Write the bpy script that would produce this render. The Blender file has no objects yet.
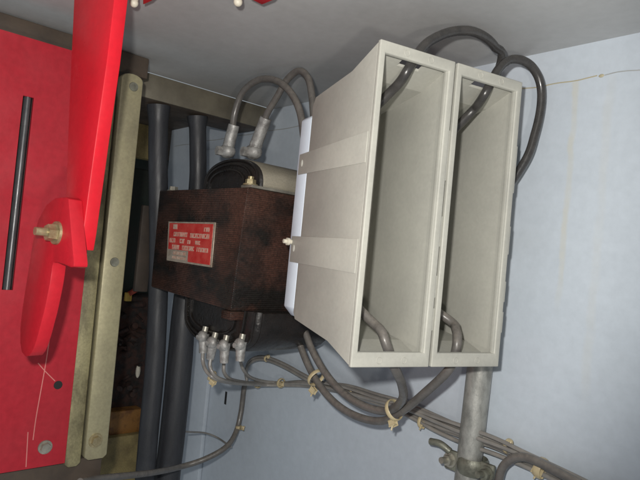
import bpy, bmesh, math, random
from mathutils import Vector, Matrix
random.seed(7)
sc = bpy.context.scene
V = Vector
# ------------------------------------------------------------------ camera maths
F = 580.0                                    # focal length in pixels of a 640 wide picture
def _vp(x): return V(((x-320)/F, (225.7+.095*x-240)/F, 1.0))
d1 = _vp(-195).normalized()
d2 = _vp(949); d2 = (d2-d2.dot(d1)*d1).normalized()
RX, RY = -d1, d2
RZ = RX.cross(RY)
if RZ.y > 0: RZ = -RZ
def ray(px, py):
    c = V(((px-320)/F, (py-240)/F, 1.0)); return V((RX.dot(c), RY.dot(c), RZ.dot(c)))
# a point of a real plane of the cabinet, found from its place in the view
def onY(px, py, y): r = ray(px, py); return r*(y/r.y)
def onX(px, py, x): r = ray(px, py); return r*(x/r.x)
def onZ(px, py, z): r = ray(px, py); return r*(z/r.z)
# frame of the two housings (u across, v into the depth)
UU = V((.244, .970, 0)).normalized(); VV = V((-UU.y, UU.x, 0)); HA = V((-.366, .376, 0))
def H(u, v, z): return HA+UU*u+VV*v+V((0, 0, z))
def onV(px, py, v): r = ray(px, py); p = HA+VV*v; return r*((p.dot(VV))/(r.dot(VV)))

# ------------------------------------------------------------------ object helpers
BASE = {}
def thing(name, label, cat, base, group=None):
    o = bpy.data.objects.new(name, None); sc.collection.objects.link(o)
    o.empty_display_size = .02; o.location = base; BASE[o] = V(base)
    o['label'] = label; o['category'] = cat
    if group: o['group'] = group
    return o
def obj(name, bm, m, parent=None, smooth=40, base=None):
    bmesh.ops.recalc_face_normals(bm, faces=bm.faces[:])
    if parent is not None: b = BASE[parent]
    elif base is not None: b = V(base)
    else:
        xs = [v.co for v in bm.verts]
        b = V(((min(c.x for c in xs)+max(c.x for c in xs))/2, (min(c.y for c in xs)+max(c.y for c in xs))/2, min(c.z for c in xs)))
    for v in bm.verts: v.co -= b
    me = bpy.data.meshes.new(name); bm.to_mesh(me); bm.free()
    for p in me.polygons: p.use_smooth = True
    me.set_sharp_from_angle(angle=math.radians(smooth))
    me.materials.append(m)
    o = bpy.data.objects.new(name, me); sc.collection.objects.link(o)
    if parent is None: o.location = b
    else: o.parent = parent
    BASE[o] = b
    return o
def tag(o, label, cat, group=None):
    o['label'] = label; o['category'] = cat
    if group: o['group'] = group
    return o
def struct(name, bm, m, label=None):
    o = obj(name, bm, m); o['kind'] = 'structure'
    o['label'] = label or name; o['category'] = name.split('_')[-1]
    return o
def new(): return bmesh.new()
def bev(bm, w, seg=2, ang=25):
    es = [e for e in bm.edges if len(e.link_faces) == 2 and e.calc_face_angle(0) > math.radians(ang)]
    if w > 0 and es: bmesh.ops.bevel(bm, geom=es, offset=w, segments=seg, affect='EDGES', profile=.5, clamp_overlap=True)
def merge(bm, other):
    me = bpy.data.meshes.new('tmp'); other.to_mesh(me); other.free(); bm.from_mesh(me); bpy.data.meshes.remove(me)
def prism(bm, pts, ext, b=0, seg=2):
    """polygon of 3D points swept along vector ext"""
    t = new(); a = [t.verts.new(p) for p in pts]; c = [t.verts.new(V(p)+V(ext)) for p in pts]; n = len(pts)
    t.faces.new(a); t.faces.new(c[::-1])
    for i in range(n): t.faces.new((a[i], c[i], c[(i+1) % n], a[(i+1) % n]))
    bmesh.ops.recalc_face_normals(t, faces=t.faces[:])
    bev(t, b, seg); merge(bm, t)
def box(bm, lo, hi, b=0, seg=2):
    x0, y0, z0 = lo; x1, y1, z1 = hi
    prism(bm, [V((x0, y0, z0)), V((x1, y0, z0)), V((x1, y1, z0)), V((x0, y1, z0))], V((0, 0, z1-z0)), b, seg)
def hbox(bm, u0, u1, v0, v1, z0, z1, b=0, seg=2):
    prism(bm, [H(u0, v0, z0), H(u1, v0, z0), H(u1, v1, z0), H(u0, v1, z0)], V((0, 0, z1-z0)), b, seg)
def frame_of(d):
    d = d.normalized(); a = V((0, 0, 1)) if abs(d.z) < .9 else V((1, 0, 0))
    s = d.cross(a).normalized(); return s, d.cross(s).normalized()
def cone(bm, p0, p1, r0, r1=None, n=16, caps=True, phase=0):
    p0, p1 = V(p0), V(p1); r1 = r0 if r1 is None else r1; s, t = frame_of(p1-p0)
    A = []; B = []
    for i in range(n):
        a = 2*math.pi*i/n+phase; c = s*math.cos(a)+t*math.sin(a)
        A.append(bm.verts.new(p0+c*r0)); B.append(bm.verts.new(p1+c*r1))
    for i in range(n): bm.faces.new((A[i], A[(i+1) % n], B[(i+1) % n], B[i]))
    if caps: bm.faces.new(A[::-1]); bm.faces.new(B)
def smooth_path(pts, sub=8):
    P = [V(p) for p in pts]; P = [P[0]*2-P[1]]+P+[P[-1]*2-P[-2]]; out = []
    for i in range(1, len(P)-2):
        a, b, c, d = P[i-1:i+3]
        for k in range(sub):
            t = k/sub
            out.append(.5*((2*b)+(c-a)*t+(2*a-5*b+4*c-d)*t*t+(3*b-a-3*c+d)*t**3))
    out.append(P[-2]); return out
def tube(bm, pts, r, n=12, sub=8, rr=None):
    P = smooth_path(pts, sub) if sub > 1 else [V(p) for p in pts]
    s, _ = frame_of(P[1]-P[0]); rings = []
    for i, p in enumerate(P):
        d = (P[min(i+1, len(P)-1)]-P[max(i-1, 0)]).normalized()
        s = (s-d*s.dot(d)).normalized(); t = d.cross(s)
        q = r if rr is None else rr(i/(len(P)-1))
        rings.append([bm.verts.new(p+(s*math.cos(2*math.pi*k/n)+t*math.sin(2*math.pi*k/n))*q) for k in range(n)])
    for a, b in zip(rings, rings[1:]):
        for k in range(n): bm.faces.new((a[k], a[(k+1) % n], b[(k+1) % n], b[k]))
    bm.faces.new(rings[0][::-1]); bm.faces.new(rings[-1])
    return P
def ring(bm, c, d, R, r, flat=1.0, n=24, m=8):
    """torus round axis d; flat stretches it along the axis"""
    s, t = frame_of(V(d)); d = V(d).normalized(); vs = []
    for i in range(n):
        a = 2*math.pi*i/n; e = s*math.cos(a)+t*math.sin(a)
        vs.append([bm.verts.new(V(c)+e*(R+r*math.cos(2*math.pi*k/m))+d*r*flat*math.sin(2*math.pi*k/m)) for k in range(m)])
    for i in range(n):
        for k in range(m): bm.faces.new((vs[i][k], vs[(i+1) % n][k], vs[(i+1) % n][(k+1) % m], vs[i][(k+1) % m]))
def ball(bm, c, r, sx=1, sy=1, sz=1):
    t = new(); bmesh.ops.create_uvsphere(t, u_segments=14, v_segments=8, radius=r)
    for v in t.verts: v.co = V((v.co.x*sx, v.co.y*sy, v.co.z*sz))+V(c)
    merge(bm, t)
def hexbolt(p, d, R, h):
    """washer, hexagon head and shank end, along d"""
    bm = new(); p = V(p); d = V(d).normalized()
    cone(bm, p, p+d*h*.25, R*1.35, R*1.3, 20)
    cone(bm, p+d*h*.25, p+d*h, R, R*.93, 6, phase=.3)
    return bm

# ------------------------------------------------------------------ materials
def mat(name, col, rough=.5, metal=0., col2=None, scale=30., detail=6., lo=.4, hi=.65, bump=0., bscale=None,
        stretch=(1, 1, 1), dust=0., dustcol=(.26, .23, .18), rvar=.12, spec=.5, fine=0., coat=0., band=None):
    m = bpy.data.materials.new(name); m.use_nodes = True; nt = m.node_tree; N = nt.nodes; L = nt.links
    b = N['Principled BSDF']; b.inputs['Metallic'].default_value = metal
    b.inputs['Specular IOR Level'].default_value = spec; b.inputs['Coat Weight'].default_value = coat
    tc = N.new('ShaderNodeTexCoord'); mp = N.new('ShaderNodeMapping'); mp.inputs['Scale'].default_value = stretch
    L.new(tc.outputs['Object'], mp.inputs['Vector'])
    def noise(s, det=6., vec=mp, rough_=.6):
        n = N.new('ShaderNodeTexNoise'); n.inputs['Scale'].default_value = s; n.inputs['Detail'].default_value = det
        n.inputs['Roughness'].default_value = rough_
        L.new(vec.outputs[0] if vec is mp else tc.outputs['Object'], n.inputs['Vector']); return n
    def ramp(src, a, c, v0=0., v1=1.):
        r = N.new('ShaderNodeMapRange'); r.inputs[1].default_value = a; r.inputs[2].default_value = c
        r.inputs[3].default_value = v0; r.inputs[4].default_value = v1; r.clamp = True; L.new(src, r.inputs[0]); return r
    def mix(fac, A, B, blend='MIX'):
        x = N.new('ShaderNodeMix'); x.data_type = 'RGBA'; x.blend_type = blend
        if isinstance(fac, float): x.inputs[0].default_value = fac
        else: L.new(fac, x.inputs[0])
        for k, q in ((6, A), (7, B)):
            if isinstance(q, tuple): x.inputs[k].default_value = (*q, 1)
            else: L.new(q, x.inputs[k])
        return x.outputs[2]
    n1 = noise(scale, detail)
    c = mix(ramp(n1.outputs[0], lo, hi).outputs[0], col, col2 if col2 else tuple(x*.82 for x in col))
    if fine:
        n3 = noise(scale*18, 3., None); g = ramp(n3.outputs[0], .3, .7, 1-fine, 1+fine*.6)
        cb = N.new('ShaderNodeCombineColor')
        for k in range(3): L.new(g.outputs[0], cb.inputs[k])
        c = mix(1.0, c, cb.outputs[0], 'MULTIPLY')
    if band:                                  # laminations: thin lines in the height
        w = N.new('ShaderNodeTexWave'); w.bands_direction = 'Z'; w.inputs['Scale'].default_value = band
        w.inputs['Distortion'].default_value = 1.2; w.inputs['Detail'].default_value = 3; w.inputs['Detail Scale'].default_value = 3
        L.new(tc.outputs['Object'], w.inputs['Vector'])
        c = mix(ramp(w.outputs[1], .0, .55, .55, 0.).outputs[0], c, (.008, .006, .005))
    if dust:
        ge = N.new('ShaderNodeNewGeometry'); sp = N.new('ShaderNodeSeparateXYZ'); L.new(ge.outputs['Normal'], sp.inputs[0])
        up = ramp(sp.outputs['Z'], -.1, .9, .25, 1.); n4 = noise(scale*3.1, 5., None); dd = ramp(n4.outputs[0], .35, .65, .35, 1.)
        mu = N.new('ShaderNodeMath'); mu.operation = 'MULTIPLY'; L.new(up.outputs[0], mu.inputs[0]); L.new(dd.outputs[0], mu.inputs[1])
        m2 = N.new('ShaderNodeMath'); m2.operation = 'MULTIPLY'; m2.inputs[1].default_value = dust; L.new(mu.outputs[0], m2.inputs[0])
        c = mix(m2.outputs[0], c, dustcol)
    L.new(c, b.inputs['Base Color'])
    n2 = noise(scale*2.3, 4.); L.new(ramp(n2.outputs[0], .3, .7, max(.03, rough-rvar), min(1, rough+rvar)).outputs[0], b.inputs['Roughness'])
    if bump or band:
        nb = noise(bscale or scale*6, 5.); bp = N.new('ShaderNodeBump'); bp.inputs['Strength'].default_value = bump; bp.inputs['Distance'].default_value = .001
        L.new(nb.outputs[0], bp.inputs['Height'])
        if band:
            b2 = N.new('ShaderNodeBump'); b2.inputs['Strength'].default_value = .6; b2.inputs['Distance'].default_value = .0008
            L.new(w.outputs[1], b2.inputs['Height']); L.new(bp.outputs[0], b2.inputs['Normal']); bp = b2
        L.new(bp.outputs[0], b.inputs['Normal'])
    return m
M = {}
M['grey_plastic'] = mat('grey_plastic', (.412, .408, .362), .5, col2=(.368, .364, .326), scale=14, bump=.08, bscale=900, fine=.05, spec=.4)
M['white_plate'] = mat('white_plate', (.68, .77, .86), .4, col2=(.61, .69, .78), scale=18)
M['ceiling_paint'] = mat('ceiling_paint', (.44, .445, .445), .45, col2=(.38, .383, .38), scale=5, bump=.05, bscale=350, fine=.05)
M['red_paint'] = mat('red_paint', (.38, .018, .030), .36, col2=(.33, .018, .028), scale=7, bump=.06, bscale=240, fine=.10, dust=.03, dustcol=(.30, .10, .09), spec=.3)
M['red_handle'] = mat('red_handle', (.58, .010, .022), .34, col2=(.50, .012, .022), scale=9, bump=.04, bscale=300, fine=.06, spec=.35)
M['red_plate'] = mat('red_plate', (.47, .013, .024), .36, col2=(.42, .014, .024), scale=9, bump=.04, bscale=300, fine=.08, spec=.3)
M['khaki'] = mat('khaki', (.355, .325, .20), .45, .3, col2=(.27, .245, .16), scale=16, bump=.15, stretch=(1, 1, .5), fine=.12)
M['khaki_grimy'] = mat('khaki_grimy', (.30, .27, .15), .55, .25, col2=(.10, .085, .05), scale=22, lo=.42, hi=.6, bump=.2, stretch=(1, 1, .45), fine=.2)
M['header_paint'] = mat('header_paint', (.15, .135, .10), .5, .1, col2=(.10, .088, .066), scale=18, bump=.1)
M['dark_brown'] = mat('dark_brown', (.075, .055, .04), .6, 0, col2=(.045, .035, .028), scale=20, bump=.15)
M['post'] = mat('post', (.020, .021, .025), .5, .0, col2=(.038, .041, .048), scale=34, stretch=(1, 1, .2), bump=.3, fine=.2, dust=.12, dustcol=(.10, .09, .08))
M['core'] = mat('core', (.078, .034, .024), .33, .05, col2=(.013, .011, .010), scale=17, lo=.43, hi=.62, stretch=(.8, .8, 1.1), bump=.7, bscale=260, band=120, fine=.5, dust=.08)
M['winding'] = mat('winding', (.009, .008, .008), .32, 0, col2=(.014, .011, .010), scale=40, bump=.6, bscale=160, dust=.04)
M['paper'] = mat('paper', (.30, .275, .215), .65, 0, col2=(.20, .18, .135), scale=26, bump=.25, stretch=(1, .25, 1), fine=.15)
M['cable'] = mat('cable', (.034, .033, .033), .27, 0, col2=(.05, .047, .045), scale=60, dust=.09, dustcol=(.25, .225, .19))
M['cable_dusty'] = mat('cable_dusty', (.105, .098, .092), .36, 0, col2=(.07, .065, .062), scale=60, dust=.42, dustcol=(.32, .285, .24))
M['wire'] = mat('wire', (.175, .168, .16), .4, 0, col2=(.24, .228, .21), scale=45, dust=.35, dustcol=(.28, .245, .20))
M['lug'] = mat('lug', (.37, .37, .36), .45, .3, col2=(.19, .185, .18), scale=120, bump=.4, dust=.3)
M['tie'] = mat('tie', (.52, .44, .27), .45, 0, col2=(.42, .34, .2), scale=60)
M['steel'] = mat('steel', (.40, .385, .33), .4, .6, col2=(.28, .27, .23), scale=45, bump=.25, dust=.2)
M['brass_bolt'] = mat('brass_bolt', (.42, .36, .22), .38, .6, col2=(.28, .23, .13), scale=80, bump=.2)
M['galv'] = mat('galv', (.36, .36, .335), .46, .4, col2=(.20, .20, .185), scale=75, lo=.42, hi=.66, stretch=(1, 1, .5), bump=.25, fine=.15, dust=.12)
M['clamp'] = mat('clamp', (.20, .205, .165), .5, .4, col2=(.10, .10, .08), scale=70, bump=.3, dust=.2)
M['black'] = mat('black', (.008, .008, .008), .6)
M['rod'] = mat('rod', (.10, .10, .105), .35, .4, col2=(.07, .07, .075), scale=40)
M['scratch'] = mat('scratch', (.62, .22, .20), .7)
M['plate_red'] = mat('plate_red', (.58, .06, .045), .35, .1, col2=(.5, .02, .016), scale=60, fine=.1)
M['plate_silver'] = mat('plate_silver', (.55, .47, .38), .35, .5, col2=(.42, .34, .26), scale=90)
M['ink'] = mat('ink', (.60, .46, .37), .45, .2, col2=(.5, .24, .18), scale=200)
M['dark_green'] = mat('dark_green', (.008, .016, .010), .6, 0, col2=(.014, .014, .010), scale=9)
M['yellow'] = mat('yellow', (.50, .33, .06), .55, 0, col2=(.36, .24, .05), scale=30, bump=.1)
M['dull_yellow'] = mat('dull_yellow', (.27, .21, .085), .6, 0, col2=(.16, .12, .05), scale=22, bump=.2, fine=.2)
M['orange'] = mat('orange', (.24, .11, .025), .55, 0, col2=(.13, .055, .015), scale=40, lo=.45, hi=.6, fine=.2)
M['rust'] = mat('rust', (.035, .014, .009), .85, 0, col2=(.010, .007, .006), scale=45, lo=.42, hi=.6, bump=.5)
M['bone'] = mat('bone', (.60, .56, .46), .5, 0, scale=50)

def wall_material():
    m = mat('wall_paint', (.470, .520, .575), .48, col2=(.445, .492, .545), scale=6, bump=.05, bscale=420, fine=.045, spec=.4)
    nt = m.node_tree; N = nt.nodes; L = nt.links; b = N['Principled BSDF']
    src = b.inputs['Base Color'].links[0].from_socket
    tc = N.new('ShaderNodeTexCoord'); sp = N.new('ShaderNodeSeparateXYZ'); L.new(tc.outputs['Object'], sp.inputs[0])
    no = N.new('ShaderNodeTexNoise'); no.inputs['Scale'].default_value = 28; no.inputs['Detail'].default_value = 5; L.new(tc.outputs['Object'], no.inputs['Vector'])
    def mth(op, a, c):
        x = N.new('ShaderNodeMath'); x.operation = op
        for k, q in enumerate((a, c)):
            if isinstance(q, (int, float)): x.inputs[k].default_value = q
            else: L.new(q, x.inputs[k])
        return x.outputs[0]
    def mr(s, a, c, lo=0., hi=1.):
        r = N.new('ShaderNodeMapRange'); r.clamp = True; r.interpolation_type = 'SMOOTHSTEP'
        for k, q in enumerate((a, c, lo, hi)): r.inputs[k+1].default_value = q
        L.new(s, r.inputs[0]); return r.outputs[0]
    def over(c, f, colr):
        x = N.new('ShaderNodeMix'); x.data_type = 'RGBA'; L.new(f, x.inputs[0]); L.new(c, x.inputs[6]); x.inputs[7].default_value = (*colr, 1); return x.outputs[2]
    X, Z = sp.outputs['X'], sp.outputs['Z']
    wob = mth('MULTIPLY', mth('SUBTRACT', no.outputs[0], .5), .010)
    # brown runs below the seam, dirt smudges
    def streak(c, x0, w, z0, z1, k, colr):
        dx = mth('ABSOLUTE', mth('SUBTRACT', mth('ADD', X, wob), x0), 0)
        f = mth('MULTIPLY', mr(dx, w*.25, w, 1, 0), mth('MULTIPLY', mr(Z, z0, z0+.06), mr(Z, z1-.004, z1, 1, 0)))
        f = mth('MULTIPLY', f, mr(no.outputs[0], .3, .6, .4*k, k)); return over(c, f, colr)
    wx, wz = WALL_O.x, WALL_O.z
    c = streak(src, onY(571, 150, .625).x-wx, .005, onY(570, 320, .625).z-wz, .2225-wz, .34, (.52, .47, .32))
    c = streak(c, onY(605, 150, .625).x-wx, .007, onY(570, 420, .625).z-wz, .2225-wz, .12, (.52, .47, .34))
    big = N.new('ShaderNodeTexNoise'); big.inputs['Scale'].default_value = 11; big.inputs['Detail'].default_value = 8; L.new(tc.outputs['Object'], big.inputs['Vector'])
    c = over(c, mr(big.outputs[0], .56, .8, 0, .10), (.33, .34, .32))
    L.new(c, b.inputs['Base Color']); return m

# ------------------------------------------------------------------ the setting
WY = .625; CZ = .2615; WX0, WX1 = -1.262, .12
WALL_O = V(((WX0+WX1)/2, WY+.004, -.75))
M['wall_paint'] = wall_material()
bm = new(); box(bm, (WX0, WY, -.75), (WX1, WY+.008, CZ+.004)); struct('wall', bm, M['wall_paint'], 'pale blue grey painted cabinet wall')
bm = new(); box(bm, (-.868, -.35, CZ), (.12, WY, CZ+.006)); struct('ceiling', bm, M['ceiling_paint'], 'grey painted cabinet ceiling')
# far dark surface beyond the opening
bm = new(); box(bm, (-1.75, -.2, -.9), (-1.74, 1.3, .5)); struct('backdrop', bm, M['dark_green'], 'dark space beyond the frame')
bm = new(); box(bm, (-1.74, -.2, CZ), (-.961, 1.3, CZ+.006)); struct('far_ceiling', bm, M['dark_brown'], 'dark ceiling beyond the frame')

# seam in the wall with its brown sealant edge
t = thing('wall_seam', 'thin yellow brown sealant line running along the upper wall', 'seam', (-.45, WY, .2225))
bm = new(); pts = [V((x, WY, .2222+.0007*math.sin(x*43)+.0006*math.sin(x*131))) for x in [-.388+.01*i for i in range(12)]]
tube(bm, pts, .0007, 6, 3); ball(bm, (-.2735, WY, .2222), .0019, 1.6, .5, 1); obj('brown_bead', bm, mat('sealant', (.40, .35, .22), .6, 0, col2=(.36, .33, .24), scale=90), t)
bm = new(); pts = [V((-.27+.012*i, WY, .2222+.0012*math.sin(i*1.3))) for i in range(28)]; tube(bm, pts, .0006, 6, 3)
pts = [V((-1.24+.03*i, WY, .2214+.0007*math.sin(i*1.7))) for i in range(29)]; tube(bm, pts, .0008, 6, 3)
obj('faint_line', bm, mat('sealant_pale', (.36, .37, .36), .6), t)
bm = new(); p = onY(226, 398, WY); box(bm, (p.x-.003, WY-.0012, p.z-.012), (p.x+.003, WY-.0002, p.z+.012), .0005)
tag(obj('slot', bm, M['black']), 'small black upright slot in the wall below the wires', 'slot')

# header of the frame, khaki strip and posts
bm = new(); box(bm, (-.835, -.2, .230), (-.799, .350, .2600), .002)
tag(obj('header_beam', bm, M['dark_brown']), 'dark brown beam along the top behind the red panel', 'beam')
t = thing('lintel', 'khaki steel lintel with dark underside reaching from beam to wall', 'lintel', (-.9, .48, .222))
bm = new(); box(bm, (-.872, .374, .2215), (-.868, .612, CZ-.001), .0008); obj('face_strip', bm, M['header_paint'], t)
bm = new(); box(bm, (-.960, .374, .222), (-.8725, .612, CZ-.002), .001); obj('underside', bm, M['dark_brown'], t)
def hose(path, x, r0, r1, label):
    P = [onX(*c, x) for c in path]; P[0].z = .2195
    base = V(P[-1]); t = thing('black_pipe', label, 'pipe', base, 'thick black pipes behind the transformer')
    bm = new(); tube(bm, P, r0, 24, 10, lambda f: r0+(r1-r0)*min(1, max(0, (f-.2)/.4))+.0035*max(0, 1-f*22)); obj('sheath', bm, M['post'], t)
hose([(158, 112), (158, 150), (158.5, 200), (159, 250), (158, 300), (154.5, 370), (149, 430), (144, 490), (138, 560)], -.893, .0155, .0160, 'thick black pipe nearest the khaki bars, behind the transformer')
hose([(197, 120), (198, 150), (197.5, 190), (192, 250), (185, 300), (179, 370), (173, 430), (166, 490), (160, 560)], -.898, .0145, .0215, 'thick black pipe nearer the blue wall, behind the transformer')
# narrow fold of the wall behind the posts
bm = new(); box(bm, (-1.10, WY-.009, -.75), (-.985, WY-.0002, .20), .002)
tag(obj('wall_fold', bm, M['wall_paint']), 'pale folded strip of the wall beside the dark posts', 'wall strip')

# ------------------------------------------------------------------ red panel with slot, bolts, bars
PX = -.745
def pn(px, py, dx=0.): p = onX(px, py, PX); p.x += dx; return p
t = thing('red_panel', 'red painted steel panel with a long black slot', 'panel', (PX, .15, -.29))
y0, y1 = -.12, pn(74, 375).y; z0, z1 = pn(40, 467).z, pn(40, 41).z
sl = (pn(22, 97).y+.001, pn(34, 97).y, pn(8, 290).z, pn(30, 97).z)
bm = new(); g = [y0, sl[0], sl[1], y1]; h = [z0, sl[2], sl[3], z1]
grid = {(i, j): bm.verts.new((PX, g[i], h[j])) for i in range(4) for j in range(4)}
fs = [bm.faces.new((grid[i, j], grid[i+1, j], grid[i+1, j+1], grid[i, j+1])) for i in range(3) for j in range(3) if (i, j) != (1, 1)]
ex = bmesh.ops.extrude_face_region(bm, geom=fs)
for v in [e for e in ex['geom'] if isinstance(e, bmesh.types.BMVert)]: v.co.x -= .005
obj('sheet', bm, M['red_paint'], t)
bm = new(); box(bm, (PX-.03, sl[0]-.01, sl[2]-.012), (PX-.022, sl[1]+.01, sl[3]+.012)); obj('slot_back', bm, M['black'], t)
bm = new(); cone(bm, (PX-.006, sl[1]-.005, sl[2]-.01), (PX-.006, sl[1]-.005, sl[3]+.01), .0038, n=14); obj('slot_rod', bm, M['rod'], t)
bm = new(); p = pn(58, 385); cone(bm, p+V((-.002, 0, 0)), p+V((.0006, 0, 0)), .0052, n=20); obj('hole', bm, M['black'], t)
bm = new()
for q in ([(50, 335), (46, 362), (41, 390), (36, 418), (33, 440)], [(38, 363), (45, 371), (55, 381)], [(28, 432), (27, 450), (26, 467)]):
    tube(bm, [pn(*c) for c in q], .00055, 5, 4)
obj('scratches', bm, M['scratch'], t)
obj('bolt', hexbolt(pn(45, 447), (1, 0, 0), .0064, .006), M['steel'], t)

def bar(name, label, L_top, L_bot, R_top, R_bot, rx, m, zt, zb, bolts, round_top):
    a, b, c, d = pn(*L_top), pn(*L_bot), pn(*R_top), pn(*R_bot)
    a.z = c.z = zt; b.z = d.z = zb
    base = (a+b+c+d)/4; base.z = zb
    t = thing(name, label, 'bar', base, 'khaki steel bars beside the red panel')
    for q in (a, b, c, d): q.x = PX+rx
    top = [a, c]
    if round_top:
        w = (c-a).length/2; mid = (a+c)/2; top = [mid+V((0, -math.cos(k*math.pi/8)*w, math.sin(k*math.pi/8)*w*.55)) for k in range(9)]
    bt = [V((PX+rx, d.y, zb+.004)), V((PX+rx, d.y-.005, zb)), V((PX+rx, b.y+.005, zb)), V((PX+rx, b.y, zb+.004))]
    bm = new(); prism(bm, top+bt, V((-.014, 0, 0)), .0016); obj('flat_bar', bm, m, t)
    for k, (px, py, R) in enumerate(bolts):
        if R < 0:
            bm = new(); p = pn(px, py); p.x = PX+rx; cone(bm, p, p+V((.0015, 0, 0)), -R, -R*.9, 20); obj('rivet', bm, M['clamp'], t)
        else:
            p = pn(px, py); p.x = PX+rx; obj('bolt', hexbolt(p, (1, 0, 0), R, .006), M['brass_bolt'], t)
    return t
bar('khaki_bar', 'grimy khaki flat bar directly beside the red panel edge', (99, 90), (66, 462), (118, 90), (82, 462), -.004, M['khaki_grimy'], pn(105, 90).z, pn(75, 468).z, [], False)
bar('khaki_bar', 'cleaner khaki flat bar with rounded top and bolt near its foot', (121, 80), (84, 458), (143, 80), (106, 458), .002, M['khaki'], pn(132, 80).z, pn(95, 459).z, [(133, 87, -.0062), (114, 262, -.0062), (95, 440, .0068)], True)
bm = new(); box(bm, (PX-.03, -.12, z0-.05), (PX-.012, pn(106, 460).y, z0-.002), .002); tag(obj('sill_beam', bm, M['dark_brown']), 'dark brown beam under the red panel and bars', 'beam')

# lever: bent handle and the hooked pivot plate it is bolted to, standing off the panel
LN = V((math.cos(math.radians(83)), -math.sin(math.radians(83)), 0)); LD = V((LN.y, -LN.x, 0))   # face normal, direction back to the panel
LP = onY(115, 0, .1930)
def ln(px, py, off=0.): r = ray(px, py); p = LP+LN*off; return r*(p.dot(LN)/r.dot(LN))
t = thing('lever', 'bright red switch lever with hooked lower plate and bolt', 'lever', (PX, .24, -.16))
q = [ln(*c) for c in [(72, 2), (71, 60), (68, 130), (66, 190), (62, 235), (80, 250), (83, 232), (97, 130), (107, 60), (114.5, 2)]]
q[0].z = q[-1].z = CZ-.0015
bm = new(); prism(bm, q, -LN*.0135, .0012); obj('handle', bm, M['red_handle'], t)
HO = .0132
q = [ln(*c, HO) for c in [(66, 197), (68.5, 199), (71, 230), (74, 263), (73.5, 266.5), (71, 267.5), (64, 264.5), (56, 262), (53.5, 262.5), (52.3, 266), (51.2, 275), (49.8, 284), (48, 293), (46, 303), (43.8, 313), (41, 323.5), (38.3, 334), (35, 345), (32, 352), (29, 356), (25, 356.5), (21.5, 352), (20, 343), (20, 328), (22, 310), (25, 290), (29, 265), (33, 240), (38, 220), (46, 205), (55, 198)]]
bm = new(); prism(bm, q, -LN*.0130, .0008); obj('pivot_plate', bm, M['red_plate'], t)
p = ln(57, 233, HO)
bm = hexbolt(p-LN*.0002, LN, .0082, .010); cone(bm, p, p+LN*.020, .0042, .0038, 14); obj('bolt', bm, M['brass_bolt'], t)
bm = new(); p = ln(66, 240, -.002); p2 = onX(69, 240, PX-.001); cone(bm, p2, p, .009, .008, 24); obj('pivot_boss', bm, M['red_handle'], t)

# red brackets hanging from the ceiling with white headed bolts
def bracket(poly, bolt, label):
    P = [onZ(*c, CZ-.014) for c in poly]; base = sum(P, V())/len(P); base.z = CZ
    t = thing('ceiling_bracket', label, 'bracket', base, 'red brackets on the ceiling')
    bm = new(); prism(bm, P, V((0, 0, .0135)), .001); obj('plate', bm, M['red_handle'], t)
    bm = new(); p = onZ(*bolt, CZ-.016); cone(bm, p+V((0, 0, .0155)), p, .0042, .004, 14); ball(bm, p, .0046); obj('bolt', bm, M['bone'], t)
bracket([(143, -14), (143, 5), (152, 1), (168, -14)], (134, 3), 'red ceiling bracket with white bolt just behind the lever')
bracket([(244, -12), (250, -1), (262, 5), (274, 0), (284, -12)], (238, 2), 'red ceiling bracket with pointed tip above the transformer')

# ------------------------------------------------------------------ things beyond the opening
def far(px, py, x=-1.28): return onX(px, py, x)
def far_box(name, px0, py0, px1, py1, m, label, cat, dep=.05, b=.003, x=-1.28):
    p = far(px0, py0, x); q = far(px1, py1, x)
    bm = new(); box(bm, (x-dep, min(p.y, q.y), min(p.z, q.z)), (x, max(p.y, q.y), max(p.z, q.z)), b); return bm
t = thing('machine', 'dark rusty machine block seen through the gap beside the khaki bar', 'machine', (-1.3, far(130, 300).y, far(130, 420).z))
bm = far_box('', 98, 296, 152, 408, M['rust'], '', '', .09)
for k in range(26):
    p = far(random.uniform(112, 142), random.uniform(300, 395), -1.275); r = random.uniform(.003, .009)
    cone(bm, p, p+V((.012+.02*random.random(), random.uniform(-.02, .02), random.uniform(-.012, .012))), r, r*.8, 9)
obj('body', bm, M['rust'], t)
bm = new(); p = far(129, 297, -1.262); box(bm, (p.x-.01, p.y-.0075, p.z-.010), (p.x, p.y+.0075, p.z+.010), .002); obj('yellow_cap', bm, M['yellow'], t)
bm = new(); p = far(138, 289, -1.262); tube(bm, [p+V((0, -.02, -.012)), p, p+V((0, .018, .004))], .006, 8, 4); obj('red_lead', bm, mat('red_lead', (.28, .05, .03), .5), t)
bm = new(); p = far(138, 371, -1.262); ball(bm, p, .009, .6, .6, 1.8); obj('pale_insulator', bm, M['bone'], t)
bm = far_box('', 112, 412, 140, 438, M['orange'], '', '', .06, .004, -1.25); tag(obj('carton', bm, M['orange']), 'scuffed orange box standing on the yellow crate', 'box')
bm = far_box('', 98, 439.5, 142, 498, M['dull_yellow'], '', '', .08, .004, -1.235); tag(obj('crate', bm, M['dull_yellow']), 'dull yellow crate low behind the khaki bar', 'crate')
bm = far_box('', 128, 118, 158, 161, M['dull_yellow'], '', '', .03, .003, -1.27); tag(obj('yellow_plate', bm, M['dull_yellow']), 'mustard plate high between khaki bar and post', 'plate')
bm = far_box('', 104, 162, 150, 294, M['dark_green'], '', '', .10, .004, -1.30); tag(obj('dark_panel', bm, M['dark_green']), 'blackish green panel beyond the gap under the mustard plate', 'panel')
bm = far_box('', 143.5, 205, 147.5, 292, M['khaki'], '', '', .012, .002, -1.2); tag(obj('thin_rail', bm, M['dark_brown']), 'thin upright brownish rail just left of the transformer', 'rail')

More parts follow.
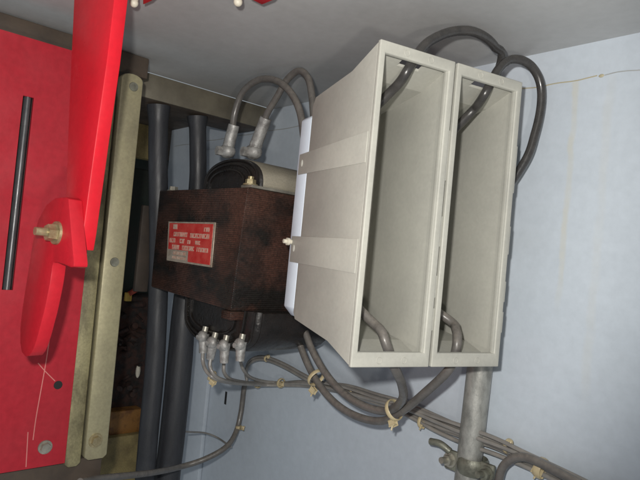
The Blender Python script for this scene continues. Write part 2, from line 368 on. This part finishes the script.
# ------------------------------------------------------------------ transformer
TY = .42; X0, X1 = -.866, -.6215; Zt, Zb = .0795, -.0795; TY1 = .575
t = thing('transformer', 'rusty dark brown transformer with a red nameplate', 'transformer', ((X0+X1)/2, .5, Zb))
bm = new(); tt = new()
A = [tt.verts.new(p) for p in ((X0, TY, -.074), (X1-.012, TY, -.0815), (X1-.012, TY1, -.0815), (X0, TY1, -.074))]
B = [tt.verts.new(p) for p in ((X0-.004, TY, Zt+.001), (X1, TY, Zt), (X1, TY1, Zt), (X0-.004, TY1, Zt+.001))]
tt.faces.new(A); tt.faces.new(B[::-1])
for i in range(4): tt.faces.new((A[i], A[(i+1) % 4], B[(i+1) % 4], B[i]))
bmesh.ops.recalc_face_normals(tt, faces=tt.faces[:]); bev(tt, .0022); merge(bm, tt)
obj('core', bm, M['core'], t)
# clamping strip on the top right edge and bolts
bm = new(); box(bm, (X1-.022, TY+.004, Zt+.0003), (X1+.003, TY1, Zt+.004), .0008); obj('clamp_strip', bm, M['steel'], t)
bm = hexbolt((X1-.012, TY+.012, Zt+.004), (0, 0, 1), .0075, .008); cone(bm, (X1-.012, TY+.012, Zt+.004), (X1-.012, TY+.012, Zt+.016), .0042, n=12); obj('bolt', bm, M['brass_bolt'], t)
bm = hexbolt((X0+.02, TY+.012, Zt), (0, 0, 1), .0075, .008); obj('bolt', bm, M['steel'], t)
bm = new(); box(bm, (X1-.030, TY-.002, Zb-.014), (X1-.008, TY+.02, Zb-.0022), .0015); obj('corner_foot', bm, M['core'], t)
# coil, above and below the core
cx = -.706; hw = .094
def coil(sign, zc, hh, hw_, m_wrap, ylo, yhi, bulge, pw):
    bm = new(); n = 22
    pts = [V((cx-hw_*math.cos(math.pi*k/n), ylo, zc+sign*hh*math.sin(math.pi*k/n)**pw)) for k in range(n+1)]
    prism(bm, pts, V((0, yhi-ylo, 0)), .003, 2); obj('insulation_wrap', bm, m_wrap, t)
    bm = new(); rows = []
    for j in range(9):
        f = math.sin(j/8*math.pi/2); y = ylo-bulge*math.cos(j/8*math.pi/2)
        rows.append([bm.verts.new((cx-hw_*.99*(.35+.65*f)*math.cos(math.pi*k/n), y, zc+sign*hh*.985*(.35+.65*f)*math.sin(math.pi*k/n)**pw)) for k in range(n+1)])
    for a, b in zip(rows, rows[1:]):
        for k in range(n): bm.faces.new((a[k], a[k+1], b[k+1], b[k]))
    bm.faces.new(rows[0])
    # turns of lacquered wire showing on the end
    for s in (.62, .8, .94):
        tube(bm, [(cx-hw_*s*math.cos(math.pi*k/10), ylo-bulge*math.cos(math.asin(min(1, max(0, (s-.35)/.65))))-.0012, zc+sign*hh*s*math.sin(math.pi*k/10)**pw) for k in range(11)], .0019, 6, 3)
    obj('winding', bm, M['winding'], t)
coil(1, Zt+.0005, .047, .074, M['paper'], .452, TY1, .012, .62)
coil(-1, -.0808, .064, hw*1.03, M['winding'], .455, TY1+.004, .018, .5)
# nameplate
def tp(px, py, d=0.): p = onY(px, py, TY); p.y -= d; return p
npl = [(169.5, 221.5), (216.5, 222.5), (212.5, 267.5), (167.5, 260.5)]
n0 = [tp(*c, .0003) for c in npl]
bm = new(); prism(bm, n0, V((0, -.0014, 0)), .0003, 1); plate = obj('nameplate', bm, M['plate_silver'], t)
def bil(a, b, d): # position on the plate, a across, b down
    return n0[0]*(1-a)*(1-b)+n0[1]*a*(1-b)+n0[2]*a*b+n0[3]*(1-a)*b+V((0, -d, 0))
def quad(bm, a0, b0, a1, b1, d=.0019, th=.0003): prism(bm, [bil(a0, b0, d-th), bil(a1, b0, d-th), bil(a1, b1, d-th), bil(a0, b1, d-th)], V((0, -th, 0)))
bm = new(); quad(bm, .035, .04, .965, .70); quad(bm, .50, .70, .965, .955); obj('red_field', bm, M['plate_red'], plate)
bm = new(); BASE[plate] = BASE[t]
def word(a0, a1, b0, b1, thin=False):
    a = a0
    while a < a1-.012:
        w = random.uniform(.018, .034); e = min(a+w, a1)
        k = random.random(); th = .011
        quad(bm, a, b0, a+th, b1, .0022)
        if k < .7: quad(bm, a, b0, e, b0+(b1-b0)*.25, .00225)
        if k > .35: quad(bm, a, b1-(b1-b0)*.25, e, b1, .00225)
        if k > .55: quad(bm, e-th, b0, e, b1, .0022)
        a = e+.010
quad(bm, .13, .07, .22, .19, .0022)                       # emblem block
word(.80, .92, .12, .22)
word(.15, .46, .26, .37); word(.52, .93, .27, .38)
word(.06, .19, .42, .53); word(.30, .40, .42, .53); word(.47, .53, .44, .53); word(.64, .74, .44, .53)
word(.13, .29, .58, .69); word(.36, .62, .58, .69); word(.68, .93, .59, .69)
word(.16, .46, .74, .82); word(.14, .44, .86, .93)
obj('lettering', bm, M['ink'], plate)

# ------------------------------------------------------------------ backing plate and the two housings
t = thing('backing_plate', 'bluish white mounting plate behind the two grey housings', 'plate', H(.09, .14, -.07))
pz = [(0, -.060), (.010, -.0705), (.178, -.0705), (.178, .156), (.004, .156), (0, .152)]
bm = new(); prism(bm, [H(a, .1295, z) for a, z in pz], VV*.026, .0015); obj('plate', bm, M['white_plate'], t)
bm = new(); prism(bm, [H(.115, .156, -.02), H(.165, .156, -.02), V((H(.165, .156, 0).x-.0, WY-.001, -.02)), V((H(.115, .156, 0).x-.05, WY-.001, -.02))], V((0, 0, .12)), .001); obj('wall_bracket', bm, M['steel'], t)
bm = new(); p = H(-.0005, .150, .013); cone(bm, p, p-UU*.010, .0028, .0024, 12); cone(bm, p-UU*.003, p-UU*.006, .0042, n=12); obj('stud', bm, M['bone'], t)

W = .0882; TH = .0026
PROF = [(0.004, .2005), (.048, .1843), (.124, .1736), (.129, .165), (.129, -.064), (.124, -.0709), (.047, -.0813), (.004, -.0955)]   # (v, z) outline of the side
def housing(label):
    t = thing('housing', label, 'housing', H(W/2, .06, -.097), 'grey plastic housings side by side')
    bm = new()
    prism(bm, [H(0, v, z) for v, z in PROF], UU*TH, .0006, 2)                 # side wall, camera side
    prism(bm, [H(W-TH, v, z) for v, z in PROF], UU*TH, .0006, 2)              # side wall, far side
    for i in (0, 1):                                                          # top: two slopes, the first with a cable hole
        (v0, z0_), (v1, z1_) = PROF[i], PROF[i+1]
        def tp_(u, f, dz): return H(u, v0+(v1-v0)*f, z0_+(z1_-z0_)*f-dz)
        cuts = [(TH, W-TH, 0, 1)] if i else [(TH, W-TH, 0, .06), (TH, .034, .06, .40), (.060, W-TH, .06, .40), (TH, W-TH, .40, 1)]
        for u0, u1, f0, f1 in cuts:
            prism(bm, [tp_(u0, f0, .0001), tp_(u1, f0, .0001), tp_(u1, f1, .0001), tp_(u0, f1, .0001)], V((0, 0, -TH)))
    for i in (5, 6):
        (v0, z0_), (v1, z1_) = PROF[i], PROF[i+1]
        def bp_(u, f): return H(u, v0+(v1-v0)*f, z0_+(z1_-z0_)*f+.0001)
        cuts = [(TH, W-TH, 0, 1)] if i == 5 else [(TH, W-TH, 0, .55), (TH, .022, .55, .95), (.052, W-TH, .55, .95), (TH, W-TH, .95, 1)]
        for u0, u1, f0, f1 in cuts:
            prism(bm, [bp_(u0, f0), bp_(u1, f0), bp_(u1, f1), bp_(u0, f1)], V((0, 0, TH)))
    hbox(bm, TH, W-TH, .124, .1285, -.0705, .1735)                            # back
    obj('shell', bm, M['grey_plastic'], t)
    # front rim with the window
    bm = new(); o = [(0, -.097), (W, -.097), (W, .2025), (0, .2025)]; i_ = [(.0062, -.0835), (W-.0068, -.0835), (W-.0068, .1915), (.0062, .1915)]
    def quadring(vf, vb):
        OF = [bm.verts.new(H(u, vf, z)) for u, z in o]; IF = [bm.verts.new(H(u, vf, z)) for u, z in i_]
        OB = [bm.verts.new(H(u, vb, z)) for u, z in o]; IB = [bm.verts.new(H(u+(.0012 if u < W/2 else -.0012), vb, z+(.001 if z < 0 else -.001))) for u, z in i_]
        for k in range(4):
            l = (k+1) % 4
            bm.faces.new((OF[k], OF[l], IF[l], IF[k])); bm.faces.new((OB[k], IB[k], IB[l], OB[l]))
            bm.faces.new((OF[k], OB[k], OB[l], OF[l])); bm.faces.new((IF[k], IF[l], IB[l], IB[k]))
    quadring(-.0005, .0042); bmesh.ops.recalc_face_normals(bm, faces=bm.faces[:]); bev(bm, .0011, 3)
    # raised step round the window and moulding marks
    for u in (.030, .058):
        for z in (-.0905, .1965):
            ring(bm, H(u, -.0006, z), VV, .0030, .00035, n=18, m=6)
    # narrow lip inside the right edge
    hbox(bm, W-.0068-.0024, W-.0066, .001, .006, -.0835, .1915, .0007)
    obj('front_rim', bm, M['grey_plastic'], t)
    # mounting straps across the side wall, ending in tabs over the backing plate
    for zz in ((.0893, .0893, .1185, .1125), (-.0128, -.0095, .0190, .0196)):
        bm = new(); pts = [H(-.0008, .0065, zz[0]), H(-.0008, .150, zz[1]), H(-.0008, .150, zz[3]), H(-.0008, .0065, zz[2])]
        prism(bm, pts, UU*.0009, .0004, 2)
        p = H(-.0008, .142, (zz[1]+zz[3])/2+.001)
        t2 = new(); bmesh.ops.create_uvsphere(t2, u_segments=12, v_segments=8, radius=.0032)
        for q_ in t2.verts: q_.co = p+UU*q_.co.x*.35+VV*q_.co.y*.8+V((0, 0, q_.co.z*1.3))
        merge(bm, t2); obj('mounting_strap', bm, M['grey_plastic'], t)
    # clips along the far side
    for z0_, z1_ in ((.085, .135), (.02, .05), (-.030, -.008), (-.062, -.040)):
        bm = new(); hbox(bm, W, W+.0026, .0012, .012, z0_, z1_, .0007); obj('side_clip', bm, M['grey_plastic'], t)
    return t
h1 = housing('left grey plastic open-fronted housing, showing its whole ribbed side')
h2 = h1.copy(); sc.collection.objects.link(h2); h2.location = h1.location+UU*.0912
for ch in list(h1.children):
    c = ch.copy(); sc.collection.objects.link(c); c.parent = h2
h2['label'] = 'right grey plastic open-fronted housing, standing nearest the wall and pipe'

# ------------------------------------------------------------------ cables
CR = .0049
def cable(label, pts, r=CR, m='cable', group='thick cables of the housings', lugs=()):
    t = thing('cable', label, 'cable', pts[0], group)
    bm = new(); tube(bm, pts, r, 14, 8); obj('sheath', bm, M[m], t)
    for p0, p1, R in lugs:
        bm = new(); p0, p1 = V(p0), V(p1); d = (p1-p0)
        cone(bm, p0+d*.32, p1, R, R*.92, 14); cone(bm, p0, p0+d*.36, R*.75, R*1.05, 8)
        ball(bm, p0+d*.15, R*1.35, 1.2, 1, .9); cone(bm, p0+d*.12-V((R*.2, R*1.9, 0)), p0+d*.12, R*.8, n=6)
        obj('lug', bm, M['lug'], t)
    return t
Y1, Y2 = .466, .485
cable('thick cable arching from the left upper lug of the transformer to the housings',
      [onY(*c, Y1) for c in [(232, 134), (235, 112), (243, 92), (259, 80), (277, 81), (291, 93), (300, 112), (304, 138)]], m='cable_dusty',
      lugs=[(onY(226, 156, Y1), onY(234, 125, Y1), .0090)])
cable('shiny black cable rising from the right upper lug of the transformer',
      [onY(*c, Y2) for c in [(261, 128), (268, 112), (277, 97), (287, 80), (299, 71), (308, 78), (312, 96), (314, 122)]], m='cable_dusty',
      lugs=[(onY(251, 158, Y2), onY(266, 118, Y2), .0094)])
cable('black cable looping from the roof of the left housing back behind the right one',
      [H(.012, .098, .118), H(.022, .066, .138), onV(388.5, 94, .038), onV(400, 82, .024), onV(409, 68, .0145), onV(423, 47, .018), onV(437, 37, .021), onV(453, 31.5, .022),
       onV(470, 31, .020), onV(484, 36.5, .024), onV(494.5, 46.5, .032), onV(501, 62, .043), H(.196, .085, .17), H(.196, .11, .11)])
cable('black cable looping from the roof of the right housing down beside the wall',
      [H(.102, .098, .098), H(.112, .066, .118), onV(469.5, 114, .040), onV(479, 103, .025), onV(487, 90, .0145), onV(498, 70, .018), onV(509, 60.5, .024), onV(521, 60, .022),
       onV(533, 68, .021), onV(540.5, 84, .020), onV(541, 106, .020), onV(535, 134, .021), onV(524, 163, .025), H(.199, .05, .075), H(.196, .10, .05)])
YC = .535
cable('dusty cable from the floor of the left housing, inner one of the hanging loop',
      [H(.012, .098, -.018), H(.018, .070, -.030), onV(371, 321, .036), onV(381, 331, .022), onV(386, 344, .0145), onV(394, 366, .018), onY(402, 385, .475), onY(402, 400, .51), onY(388, 411, YC), onY(364, 406, YC), onY(342, 392, YC),
       onY(324, 371, YC), onY(310, 345, YC), onY(302, 318, YC), onY(299, 296, YC)], m='cable_dusty')
cable('dusty cable from the floor of the right housing, outer one of the hanging loop',
      [H(.101, .098, -.018), H(.106, .070, -.030), onV(449, 320, .038), onV(456, 330, .024), onV(457, 344, .0145), onV(452, 364, .020), onV(445, 374, .028), onY(428, 390, .525), onY(405, 409, .535), onY(382, 421, YC+.006), onY(356, 416, YC+.006), onY(334, 402, YC+.006),
       onY(316, 380, YC+.006), onY(303, 353, YC+.006), onY(295, 326, YC+.006), onY(291, 300, YC+.006)], m='cable_dusty')

# ------------------------------------------------------------------ thin wires along the wall
WR = .0026
def yy(px): # distance of the wire run from the transformer terminals to the wall
    f = min(1, max(0, (px-205)/75)); f = f*f*(3-2*f); return .432+(.615-.432)*f
main = [(300, 383), (320, 386), (345, 392), (375, 402), (405, 412), (435, 425), (465, 436), (495, 446), (525, 459), (555, 473), (585, 488), (625, 508)]
def wob(px, off): return off*(.55+.38*math.sin(px*.021+off*900))+.0011*math.sin(px*.047+off*2300)
def wpts(seq, off, dy=0.): return [onY(px, py, yy(px)-dy)+V((0, 0, wob(px, off)*min(1, max(.2, (px-215)/60)))) for px, py in seq]
heads = [([(203, 351), (203, 362), (207, 372), (216, 379), (232, 383), (262, 385)], (204, 333), (203, 353), 'first'),
         ([(211, 357), (210, 366), (215, 376), (227, 381), (246, 384), (268, 384.5)], (214, 339), (210, 359), 'second'),
         ([(224, 361), (224, 372), (230, 379), (243, 382), (256, 383), (274, 384)], (225, 342), (224, 363), 'third'),
         ([(240, 359), (243, 369), (250, 377), (262, 381), (274, 382.5), (284, 383)], (241, 341), (240, 361), 'fourth')]
for k, (hd, l0, l1, nm) in enumerate(heads):
    lab = {'first': 'grey wire on the leftmost lower lug of the transformer', 'second': 'grey wire on the second lower lug from the dark posts',
           'third': 'grey wire on the third lower lug from the dark posts', 'fourth': 'grey wire on the rightmost lower lug of the transformer'}[nm]
    off = (-.0042, -.0008, .0022, .0058)[k]; dy = (.0, .004, .0, .003)[k]
    P = [onY(px, py, yy(px)-dy) for px, py in hd]+wpts(main, off, dy)
    t = thing('wire', lab, 'wire', P[0], 'thin grey wires along the wall')
    bm = new(); tube(bm, P, WR, 9, 6); obj('sheath', bm, M['wire'], t)
    a, b = onY(*l0, .432), onY(*l1, .432); d = b-a
    bm = new(); cone(bm, a+d*.42, b, .0066, .0056, 12); cone(bm, a+d*.05, a+d*.5, .0080, .0062, 10); ball(bm, a+d*.18+V((0, -.002, 0)), .0088, 1, .8, 1)
    cone(bm, a+d*.2+V((.001, -.011, 0)), a+d*.2, .0036, n=6); obj('lug', bm, M['lug'], t)
    bm = new(); cone(bm, a+V((0, .002, .009)), a+d*.1, .0042, n=10); obj('terminal_stud', bm, M['steel'], t)
for k, (lab, off) in enumerate((('grey wire bowing above the tied bundle under the transformer, upper of two', .0025), ('grey wire bowing above the tied bundle under the transformer, lower of two', -.0025))):
    seq = [(247, 381-k), (246, 371), (250, 362), (259, 358), (271, 360), (287, 367), (303, 376), (318, 383)]
    P = [onY(px, py, .604)+V((0, 0, off)) for px, py in seq]+[onY(px, py, .604-.002*k)+V((0, 0, wob(px, off*2)+.0045)) for px, py in main[2:]]
    t = thing('wire', lab, 'wire', P[0], 'thin grey wires along the wall'); bm = new(); tube(bm, P, WR, 9, 6); obj('sheath', bm, M['wire'], t)
for lab, off, dy in (('topmost grey wire of the run behind the pipe, starting behind the loop', .0135, .001), ('lowest grey wire of the run behind the pipe, starting behind the loop', -.0100, .004)):
    P = [onY(318, 384, .612)]+[onY(px, py, .612-dy)+V((0, 0, wob(px, off))) for px, py in main[2:]]
    t = thing('wire', lab, 'wire', P[0], 'thin grey wires along the wall'); bm = new(); tube(bm, P, WR, 9, 6); obj('sheath', bm, M['wire'], t)
# dusty sleeve leaving the bundle beside the pipe
t = thing('sleeve', 'thick dusty beige sleeve bending down out of the bundle beside the pipe', 'cable sleeve', onY(500, 478, .597))
bm = new(); tube(bm, [onY(*c, .597) for c in [(497, 500), (499, 480), (503, 467), (512, 459), (524, 457), (538, 462), (556, 471), (580, 484)]], .0048, 12, 8); obj('sheath', bm, M['cable_dusty'], t)
# low cable crossing the posts
t = thing('cable', 'grey cable crossing low before the posts and rising to the wires', 'cable', onX(100, 479, -.73))
bm = new(); tube(bm, [onX(80, 482, -.70), onX(104, 478, -.74), onX(150, 473, -.79), onY(180, 467, .495), onY(205, 459, .535), onY(226, 447, .57), onY(236, 432, .60), onY(241, 412, .612), onY(243.5, 392, .614), onY(245, 384, .614)], .0046, 12, 8); obj('sheath', bm, M['cable_dusty'], t)
t = thing('wire', 'thin drooping wire between the second post and the rising cable', 'wire', onY(188, 432, .60))
bm = new(); tube(bm, [onY(176, 431, .50), onY(190, 432, .54), (onY(205, 433, .58)), onY(218, 438, .60), onY(231, 447, .59)], .0016, 8, 8); obj('sheath', bm, M['wire'], t)

# ------------------------------------------------------------------ cable ties
def tie(px, py, y, d, R, label, head=(0, 0), wide=1.0):
    c = onY(px, py, y); t = thing('cable_tie', label, 'cable tie', c, 'yellowed cable ties')
    s = V(d).normalized()
    bm = new(); ring(bm, c, s, R, .0011, 2.2*wide, 22, 8)
    obj('band', bm, M['tie'], t)
    bm = new(); hp = onY(px+head[0], py+head[1], y-.003); 
    a = (hp-c).normalized() if (hp-c).length > 1e-5 else V((0, -1, 0))
    q = new(); bmesh.ops.create_cube(q, size=1)
    s2 = s; u2 = a.cross(s2).normalized(); a2 = s2.cross(u2)
    for v in q.verts: v.co = hp+s2*v.co.x*.0058*wide+u2*v.co.y*.0058+a2*v.co.z*.0058
    bev(q, .0012); merge(bm, q); cone(bm, hp, hp+a*.006+V((0, -.002, -.002)), .0014, .001, 6)
    obj('tie_head', bm, M['tie'], t)
dl = onY(322, 392, YC)-onY(306, 372, YC)
tie(316, 377.5, YC, dl, .0122, 'large yellowed tie round the twin cables on the left of the loop', (-3, 13), 1.15)
tie(394, 410, YC-.004, onY(405, 407, YC)-onY(386, 416, YC), .0120, 'large yellowed tie closing the hanging loop under the left housing', (-1, 13), 1.2)
hd = V((1, 0, -.05))
tie(212, 376, .445, onY(218, 380, .45)-onY(206, 370, .44), .0068, 'small tie where the lug wires first meet below the transformer', (1, 6))
tie(258, 383.5, .60, hd, .0072, 'small tie on the bundle under the transformer, left of a pair', (0, 1))
tie(281, 383, .607, hd, .0072, 'small tie on the bundle under the transformer, right of a pair', (0, 1))
tie(267, 358.5, .604, hd, .0050, 'small tie on the wires bowing above the bundle', (1, -2))
tie(354, 394, .612, onY(365, 398, .61)-onY(345, 391, .61), .0088, 'tie on the wall wires behind the hanging loop', (-1, 3))
tie(423, 421, .612, onY(435, 426, .61)-onY(410, 415, .61), .0088, 'tie on the wall wires between loop and pipe', (-1, 3))
tie(541, 468, .610, onY(550, 472, .61)-onY(530, 462, .61), .0105, 'wide yellowed tie on the wires right of the pipe', (-3, 4), 1.7)
tie(508, 446, .611, onY(520, 452, .61)-onY(498, 442, .61), .0076, 'faint dusty tie on the wires just right of the pipe', (2, -3))
tie(239, 428, .606, onY(241, 412, .61)-onY(237, 432, .60), .0058, 'small tie on the cable rising to the wires', (3, 0))

# ------------------------------------------------------------------ conduit pipe and clamp
PR = .0148; PY = WY-PR-.001
a = onY(480, 366, PY); b = onY(470, 480, PY); xx = (a.x+b.x)/2
t = thing('conduit_pipe', 'galvanised steel pipe rising along the wall under the right housing', 'pipe', (xx, PY, -.45))
bm = new(); cone(bm, (b.x-.010, PY, -.45), (a.x+.004, PY, .02), PR, n=32); obj('pipe', bm, M['galv'], t)
zc = onY(470, 464, PY).z
xc = onY(473, 464, PY).x
t = thing('pipe_clamp', 'dull green steel clamp with bolts gripping the pipe', 'clamp', (xc, PY, zc-.012))
bm = new(); ring(bm, (xc, PY, zc), (0, 0, 1), PR+.0015, .0024, 4.0, 28, 8); obj('band', bm, M['clamp'], t)
for s in (-1, 1):
    bm = new(); box(bm, (xc+s*(PR+.009)-.009, PY-.010, zc-.012), (xc+s*(PR+.009)+.009, PY-.005, zc+.011), .0012); obj('ear', bm, M['clamp'], t)
for s, m_ in ((-1, 'steel'), (1, 'clamp')):
    p = V((xc+s*(PR+.010), PY-.010, zc)); bm = hexbolt(p, (0, -1, 0), .0068, .008); cone(bm, p, p+V((-.002, -.016, .001)), .0038, n=12); obj('bolt', bm, M[m_], t)
bm = new(); p = V((xc-PR-.010, PY-.012, zc+.010)); tube(bm, [p, p+V((-.012, -.004, .006)), p+V((-.026, -.005, .005))], .0042, 10, 5); obj('hook', bm, M['clamp'], t)

# ------------------------------------------------------------------ camera, flash, world
cam = bpy.data.cameras.new('camera'); co = bpy.data.objects.new('camera', cam); sc.collection.objects.link(co); sc.camera = co
cam.sensor_width = 36; cam.lens = 36*F/640; cam.clip_start = .005; cam.clip_end = 50
R = Matrix(((RX.x, -RX.y, -RX.z), (RY.x, -RY.y, -RY.z), (RZ.x, -RZ.y, -RZ.z)))   # columns: right, up, back
co.matrix_world = R.to_4x4()
right = V((RX.x, RY.x, RZ.x)); upv = V((-RX.y, -RY.y, -RZ.y)); fwd = V((RX.z, RY.z, RZ.z))
fl = bpy.data.lights.new('flash', 'SPOT'); fo = bpy.data.objects.new('flash', fl); sc.collection.objects.link(fo)
fl.energy = 17.0; fl.shadow_soft_size = .009; fl.spot_size = math.radians(95); fl.spot_blend = .5; fl.color = (1, .97, .92)
fo.location = right*-.030+upv*.042
aim = ray(245, 185)*.9-fo.location
fo.rotation_euler = aim.to_track_quat('-Z', 'Y').to_euler()
# warm hand lamp held low to the right of the camera, it throws the shadow of the housings on the ceiling
hl = bpy.data.lights.new('hand_lamp', 'SPOT'); ho = bpy.data.objects.new('hand_lamp', hl); sc.collection.objects.link(ho)
hl.energy = 6.5; hl.shadow_soft_size = .022; hl.spot_size = math.radians(84); hl.spot_blend = .8; hl.color = (1, .93, .84)
ho.location = (.24, -.08, -.17)
ho.rotation_euler = (V((-.55, .30, .26))-ho.location).to_track_quat('-Z', 'Y').to_euler()
w = bpy.data.worlds.new('World'); sc.world = w; w.use_nodes = True
w.node_tree.nodes['Background'].inputs[0].default_value = (.85, .93, 1, 1); w.node_tree.nodes['Background'].inputs[1].default_value = .28
sc.view_settings.view_transform = 'Standard'; sc.view_settings.look = 'None'; sc.view_settings.exposure = 0; sc.view_settings.gamma = 1
sc.render.engine = 'CYCLES'; sc.cycles.max_bounces = 6
